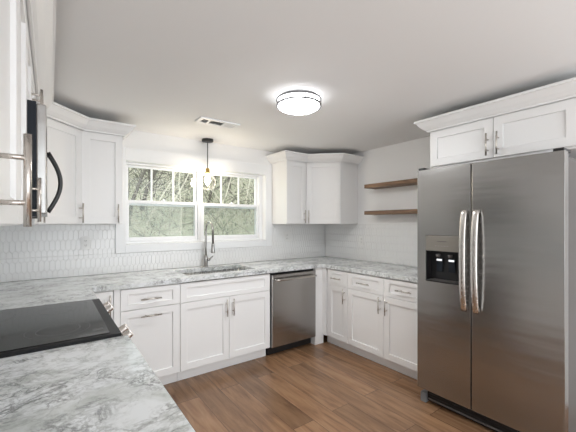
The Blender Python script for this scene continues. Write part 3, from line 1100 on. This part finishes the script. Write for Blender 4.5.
# bowed door handles
def fridge_handle(parent, x):
    z0, z1 = 0.785, 1.470
    mb = MB()
    pts, nr = [], []
    for k in range(25):
        t = k / 24
        b = (1 - abs(2 * t - 1) ** 2.6)
        pts.append((x, D0 - 0.022 - 0.030 * b, z0 + (z1 - z0) * t))
    for k in range(25):
        a = Vector(pts[max(0, k - 1)]); c = Vector(pts[min(24, k + 1)])
        t = (c - a).normalized(); nr.append((0, t.z, -t.y))
    mb.strip(pts, nr, 0.040, 0.020)
    for zz in (z0 + 0.012, z1 - 0.012): mb.box(x - 0.012, x + 0.012, D0 - 0.026, D0 - 0.0005, zz - 0.010, zz + 0.010, 0.002)
    mb.build('handle', M['steel_h'], parent)
fridge_handle(ld, 0.362); fridge_handle(rd, 0.438)
# toe grille, feet, hinge caps
mb = MB(); mb.box(0.055, FRW - 0.055, -0.812, -0.735, 0.02, 0.108)
for k in range(3): mb.box(0.06, FRW - 0.06, -0.816, -0.8125, 0.050 + k * 0.018, 0.058 + k * 0.018)
mb.build('toe_grille', M['black'], fr)
mb = MB(); mb.box(0.06, FRW - 0.06, -0.820, -0.8125, 0.030, 0.040, 0.002)
mb.build('grille_lip', M['dkgrey'], fr)
for x in (0.03, FRW - 0.03):
    mb = MB(); mb.box(x - 0.022, x + 0.022, -0.835, -0.785, 0.001, 0.075, 0.004); mb.build('front_foot', M['midgrey'], fr)
    mb = MB(); mb.box(x - 0.022, x + 0.022, -0.12, -0.07, 0.001, 0.0345); mb.build('rear_foot', M['black'], fr)
    mb = MB(); mb.box(x - 0.025, x + 0.025, -0.86, -0.72, 1.7865, 1.803, 0.003); mb.build('hinge_cover', M['black'], fr)

# ------------------------------------------------------------------ shelves
for zz, lab in ((1.790, 'upper brown wooden floating shelf on the right wall'), (1.481, 'lower brown wooden floating shelf just above the backsplash tiles')):
    mb = MB(); mb.box(3.370, W - 0.001, -1.944, -0.880, zz, zz + 0.043, 0.003)
    tag(mb.build('floating_shelf', M['shelf']), lab, 'shelf', 'floating wood shelves')

# ------------------------------------------------------------------ ceiling lamp, pendant, vent
CLX, CLY = 1.834, -1.592
cl = thing('ceiling_lamp', 'round flush ceiling lamp with white diffuser and two metal rings', 'lamp', (CLX, CLY, H))
mb = MB(); mb.lathe([(0.135, -0.0005), (0.135, -0.014), (0.13, -0.016)], n=40)
mb.build('mounting_plate', M['grey'], cl)
mb = MB(); mb.lathe([(0.143, -0.0165), (0.145, -0.03), (0.145, -0.066), (0.1445, -0.071)], n=48)
mb.build('diffuser_side', M['opal_side'], cl)
mb = MB(); mb.lathe([(0.144, -0.0715), (0.140, -0.078), (0.12, -0.088), (0.08, -0.095), (0.03, -0.098), (0.004, -0.0985)], n=48)
mb.build('diffuser', M['opal'], cl)
for z in (-0.026, -0.064):
    mb = MB(); mb.lathe([(0.1535, z - 0.0065), (0.160, z - 0.0065), (0.160, z + 0.0065), (0.1535, z + 0.0065), (0.1535, z - 0.0065)], n=56, smooth=False, cap=False)
    mb.build('ring', M['ringmetal'], cl)
for a in (0.15, 0.15 + 2 * PI / 3, 0.15 + 4 * PI / 3):
    x, y = 0.155 * math.cos(a), 0.155 * math.sin(a)
    mb = MB(); mb.tube([(x, y, -0.059), (x, y, -0.031)], 0.0035, 8); mb.build('ring_post', M['ringmetal'], cl)

PX, PY = 1.771, -0.092
pe = thing('pendant_lamp', 'clear glass globe pendant on black rod hanging over the sink', 'lamp', (PX, PY, H))
mb = MB(); mb.lathe([(0.060, -0.0005), (0.060, -0.020), (0.056, -0.024), (0.010, -0.025)], n=36)
mb.build('canopy', M['blackm'], pe)
mb = MB(); mb.tube([(0, 0, -0.024), (0, 0, -0.310)], 0.0048, 10)
mb.build('rod', M['blackm'], pe)
mb = MB(); mb.lathe([(0.010, -0.305), (0.022, -0.312), (0.024, -0.325), (0.024, -0.352), (0.030, -0.356), (0.030, -0.366), (0.018, -0.368)], n=26)
mb.build('socket', M['brass'], pe)
mb = MB()
gp = [(0.0215, -0.369)]
for k in range(3, 25):
    a = PI * k / 24
    gp.append((0.087 * math.sin(a) if k < 24 else 0.001, -0.456 + 0.087 * math.cos(a)))
mb.lathe(gp, n=36, cap=False)
mb.build('globe', M['globe'], pe)
mb = MB()
mb.lathe([(0.013, -0.3685), (0.014, -0.385), (0.022, -0.41), (0.028, -0.435), (0.0275, -0.455), (0.018, -0.475), (0.003, -0.482)], n=24)
mb.build('bulb', M['bulb'], pe)

vt = thing('ceiling_vent', 'white ceiling air vent with dark louvres near the pendant', 'vent', (1.615, -0.705, H))
mb = MB(); mb.cells([-0.185, -0.155, -0.095, -0.08, 0.045, 0.060, 0.155, 0.185], [-0.075, -0.045, 0.045, 0.075],
                    lambda a, b: not (abs(b) < 0.045 and (-0.155 < a < -0.095 or -0.08 < a < 0.045 or 0.06 < a < 0.155)), -0.012, -0.0005)
mb.build('frame', M['trim'], vt)
mb = MB(); mb.box(-0.156, 0.156, -0.046, 0.046, -0.0045, -0.001); mb.build('backing', M['slot'], vt)
for x0, x1 in ((-0.153, -0.097), (-0.078, 0.043), (0.062, 0.153)):
    mb = MB()
    for k in range(5):
        y = -0.036 + 0.018 * k
        P4 = ((x0, y - 0.005, -0.011), (x1, y - 0.005, -0.011), (x1, y + 0.003, -0.0055), (x0, y + 0.003, -0.0055))
        if x0 > 0: P4 = ((x0, y - 0.008, -0.0055), (x1, y - 0.008, -0.0055), (x1, y + 0.009, -0.011), (x0, y + 0.009, -0.011))
        mb.face([mb.v(p) for p in P4])
    mb.build('louvre', M['trim'], vt)


# ------------------------------------------------------------------ outlets
def outlet(label, loc, rz, gangs=1):
    root = thing('wall_outlet', label, 'outlet', loc, rz)
    w = 0.036 if gangs == 1 else 0.059
    mb = MB(); mb.box(-w, w, -0.0065, -0.0005, -0.059, 0.059, 0.002)
    mb.build('cover_plate', M['plate'], root)
    for g in range(gangs):
        gx = 0 if gangs == 1 else (-0.023 if g == 0 else 0.023)
        if g == 1:
            mb = MB(); mb.box(gx - 0.0165, gx + 0.0165, -0.009, -0.007, -0.033, 0.033, 0.001); mb.build('switch', M['plate'], root)
            continue
        for s in (-1, 1):
            mb = MB(); mb.box(gx - 0.0165, gx + 0.0165, -0.0085, -0.007, s * 0.02 - 0.0145, s * 0.02 + 0.0145, 0.002)
            f = mb.build('socket', M['plate'], root)
            mb = MB()
            for dx in (-0.006, 0.006): mb.box(gx + dx - 0.0013, gx + dx + 0.0013, -0.0092, -0.0087, s * 0.02 - 0.003, s * 0.02 + 0.007)
            mb.lathe([(0.0022, 0), (0.0022, -0.0006)], (gx, -0.0087, s * 0.02 - 0.008), 'y', 10)
            mb.build('slot', M['slot'], f)
    return root


outlet('white outlet on the back wall tiles left of the window', (0.664, -0.008, 1.204), 0)
outlet('white double outlet and switch plate right of the window under the cabinet', (2.905, -0.008, 1.207), 0, 2)
outlet('white outlet on the right wall tiles below the shelves', (W - 0.008, -0.680, 1.163), R_)

# ------------------------------------------------------------------ outside the window: wooded slope
def ground_z(x, y):
    return -0.2 + 0.33 * (y - 0.5) + 0.10 * math.sin(x * 1.3 + y * 0.7) + 0.07 * math.sin(x * 2.9 - y * 1.7)
mb = MB()
GX = [-8 + 0.55 * i for i in range(64)]; GY = [0.5 + 0.5 * j for j in range(44)]
V = [[mb.v((x, y, ground_z(x, y))) for y in GY] for x in GX]
for i in range(len(GX) - 1):
    for j in range(len(GY) - 1):
        mb.face([V[i][j], V[i + 1][j], V[i + 1][j + 1], V[i][j + 1]], True)
hillside = struct(mb.build('hillside', M['slope']))


def bare_tree(x, y, h, r, lean, mat, label, group, nb=9):
    z = ground_z(x, y) - 0.05
    root = thing('bare_tree', label, 'tree', (x, y, z), 0, group)
    pts = [(lean[0] * (k / 6) ** 1.2 * h + 0.03 * math.sin(k * 2.1 + x), lean[1] * (k / 6) * h, h * k / 6) for k in range(7)]
    mb = MB(); mb.tube(pts, [r * (1 - 0.12 * k) for k in range(7)], 8)
    mb.build('trunk', mat, root)
    for b in range(nb):
        t = random.uniform(0.15, 0.9)
        i = min(5, int(t * 6)); f = t * 6 - i
        p = Vector(pts[i]).lerp(Vector(pts[i + 1]), f)
        a = random.uniform(0, 2 * PI); L = random.uniform(0.5, 1.4) * h * 0.35
        d = Vector((math.cos(a), math.sin(a) * 0.5, random.uniform(0.1, 0.9))).normalized()
        q = [p]
        for k in range(4):
            d = (d + Vector((random.uniform(-.3, .3), random.uniform(-.3, .3), random.uniform(-.25, .3)))).normalized()
            q.append(q[-1] + d * L / 4)
        rb = r * 0.42 * (1 - t * 0.5)
        mb = MB(); mb.tube(q, [rb, rb * .8, rb * .6, rb * .45, rb * .25], 5)
        mb.build('branch', mat, root)
    return root


G1 = 'dark bare trees on the slope outside'
G2 = 'pale bare saplings on the slope outside'
for (x, y, h, r, lx) in ((1.9, 5.2, 3.6, 0.05, 0.35), (2.4, 6.1, 3.8, 0.06, 0.45), (3.2, 8.0, 4.2, 0.07, -0.15), (4.6, 6.8, 3.6, 0.05, 0.3),
                         (6.5, 9.0, 4.4, 0.07, -0.1), (5.4, 11.0, 4.6, 0.08, 0.1), (8.3, 8.2, 4.0, 0.06, 0.25), (1.6, 9.5, 4.4, 0.07, 0.05)):
    bare_tree(x, y, h, r, (lx, 0.05), M['bark'], 'dark leafless tree on the wooded slope outside the window', G1)
for (x, y, h, r, lx) in ((2.1, 4.6, 3.0, 0.022, 0.55), (3.0, 5.6, 3.2, 0.028, 0.5), (4.1, 5.0, 3.0, 0.025, 0.4), (5.6, 6.2, 3.2, 0.03, 0.25), (1.3, 6.4, 3.4, 0.03, 0.1), (6.9, 6.8, 3.2, 0.03, -0.2), (3.6, 9.3, 3.8, 0.04, 0.3)):
    bare_tree(x, y, h, r, (lx, 0.0), M['pale'], 'pale thin leafless sapling on the wooded slope outside the window', G2, 7)
bare_tree(2.35, 2.6, 2.6, 0.018, (0.0, 0.0), M['pale'], 'straight pale sapling stem just outside the left lower window pane', None, 3)


def brush(name, label, mat, n, xr, yr, hr, sz):
    mb = MB()
    for _ in range(n):
        x, y = random.uniform(*xr), random.uniform(*yr)
        z = ground_z(x, y) + random.uniform(*hr)
        s = random.uniform(0.5, 1.3) * sz
        R = Matrix.Rotation(random.uniform(0, 2 * PI), 3, 'Z') @ Matrix.Rotation(random.uniform(0.2, 1.4), 3, 'X')
        q = [Vector((x, y, z)) + R @ Vector(p) for p in ((-s * .3, 0, 0), (0, -s, 0.02), (s * .3, 0, 0), (0, s, 0.02))]
        mb.face([mb.v(p) for p in q])
    o = mb.build(name, mat, hillside, recalc=False)
    o['label'] = label; o['kind'] = 'stuff'


brush('undergrowth', 'dark evergreen undergrowth leaves across the slope outside', M['leaf'], 3200, (0, 12), (3.5, 14), (0.0, 0.9), 0.07)


def twigs(name, label, mat, n, xr, yr, zr, L, r):
    mb = MB()
    for _ in range(n):
        x, y = random.uniform(*xr), random.uniform(*yr)
        p = Vector((x, y, ground_z(x, y) + random.uniform(*zr)))
        d = Vector((random.uniform(-1, 1), random.uniform(-.4, .4), random.uniform(0.0, 1.0))).normalized()
        q = [p]
        for k in range(4):
            d = (d + Vector((random.uniform(-.35, .35), random.uniform(-.3, .3), random.uniform(-.35, .3)))).normalized()
            q.append(q[-1] + d * L * random.uniform(0.15, 0.35))
        k = r * random.uniform(0.5, 1.3)
        mb.tube(q, [k, k * .9, k * .75, k * .6, k * .4], 3)
    o = mb.build(name, mat, hillside, recalc=False)
    o['label'] = label; o['kind'] = 'stuff'


twigs('twigs', 'pale dry twigs and stalks on the slope', M['pale'], 900, (0, 11), (2.6, 12), (0.0, 0.7), 0.9, 0.009)
twigs('twigs', 'dark thin twigs and vines on the slope', M['bark'], 700, (0, 11), (3.0, 12), (0.0, 0.8), 1.0, 0.010)
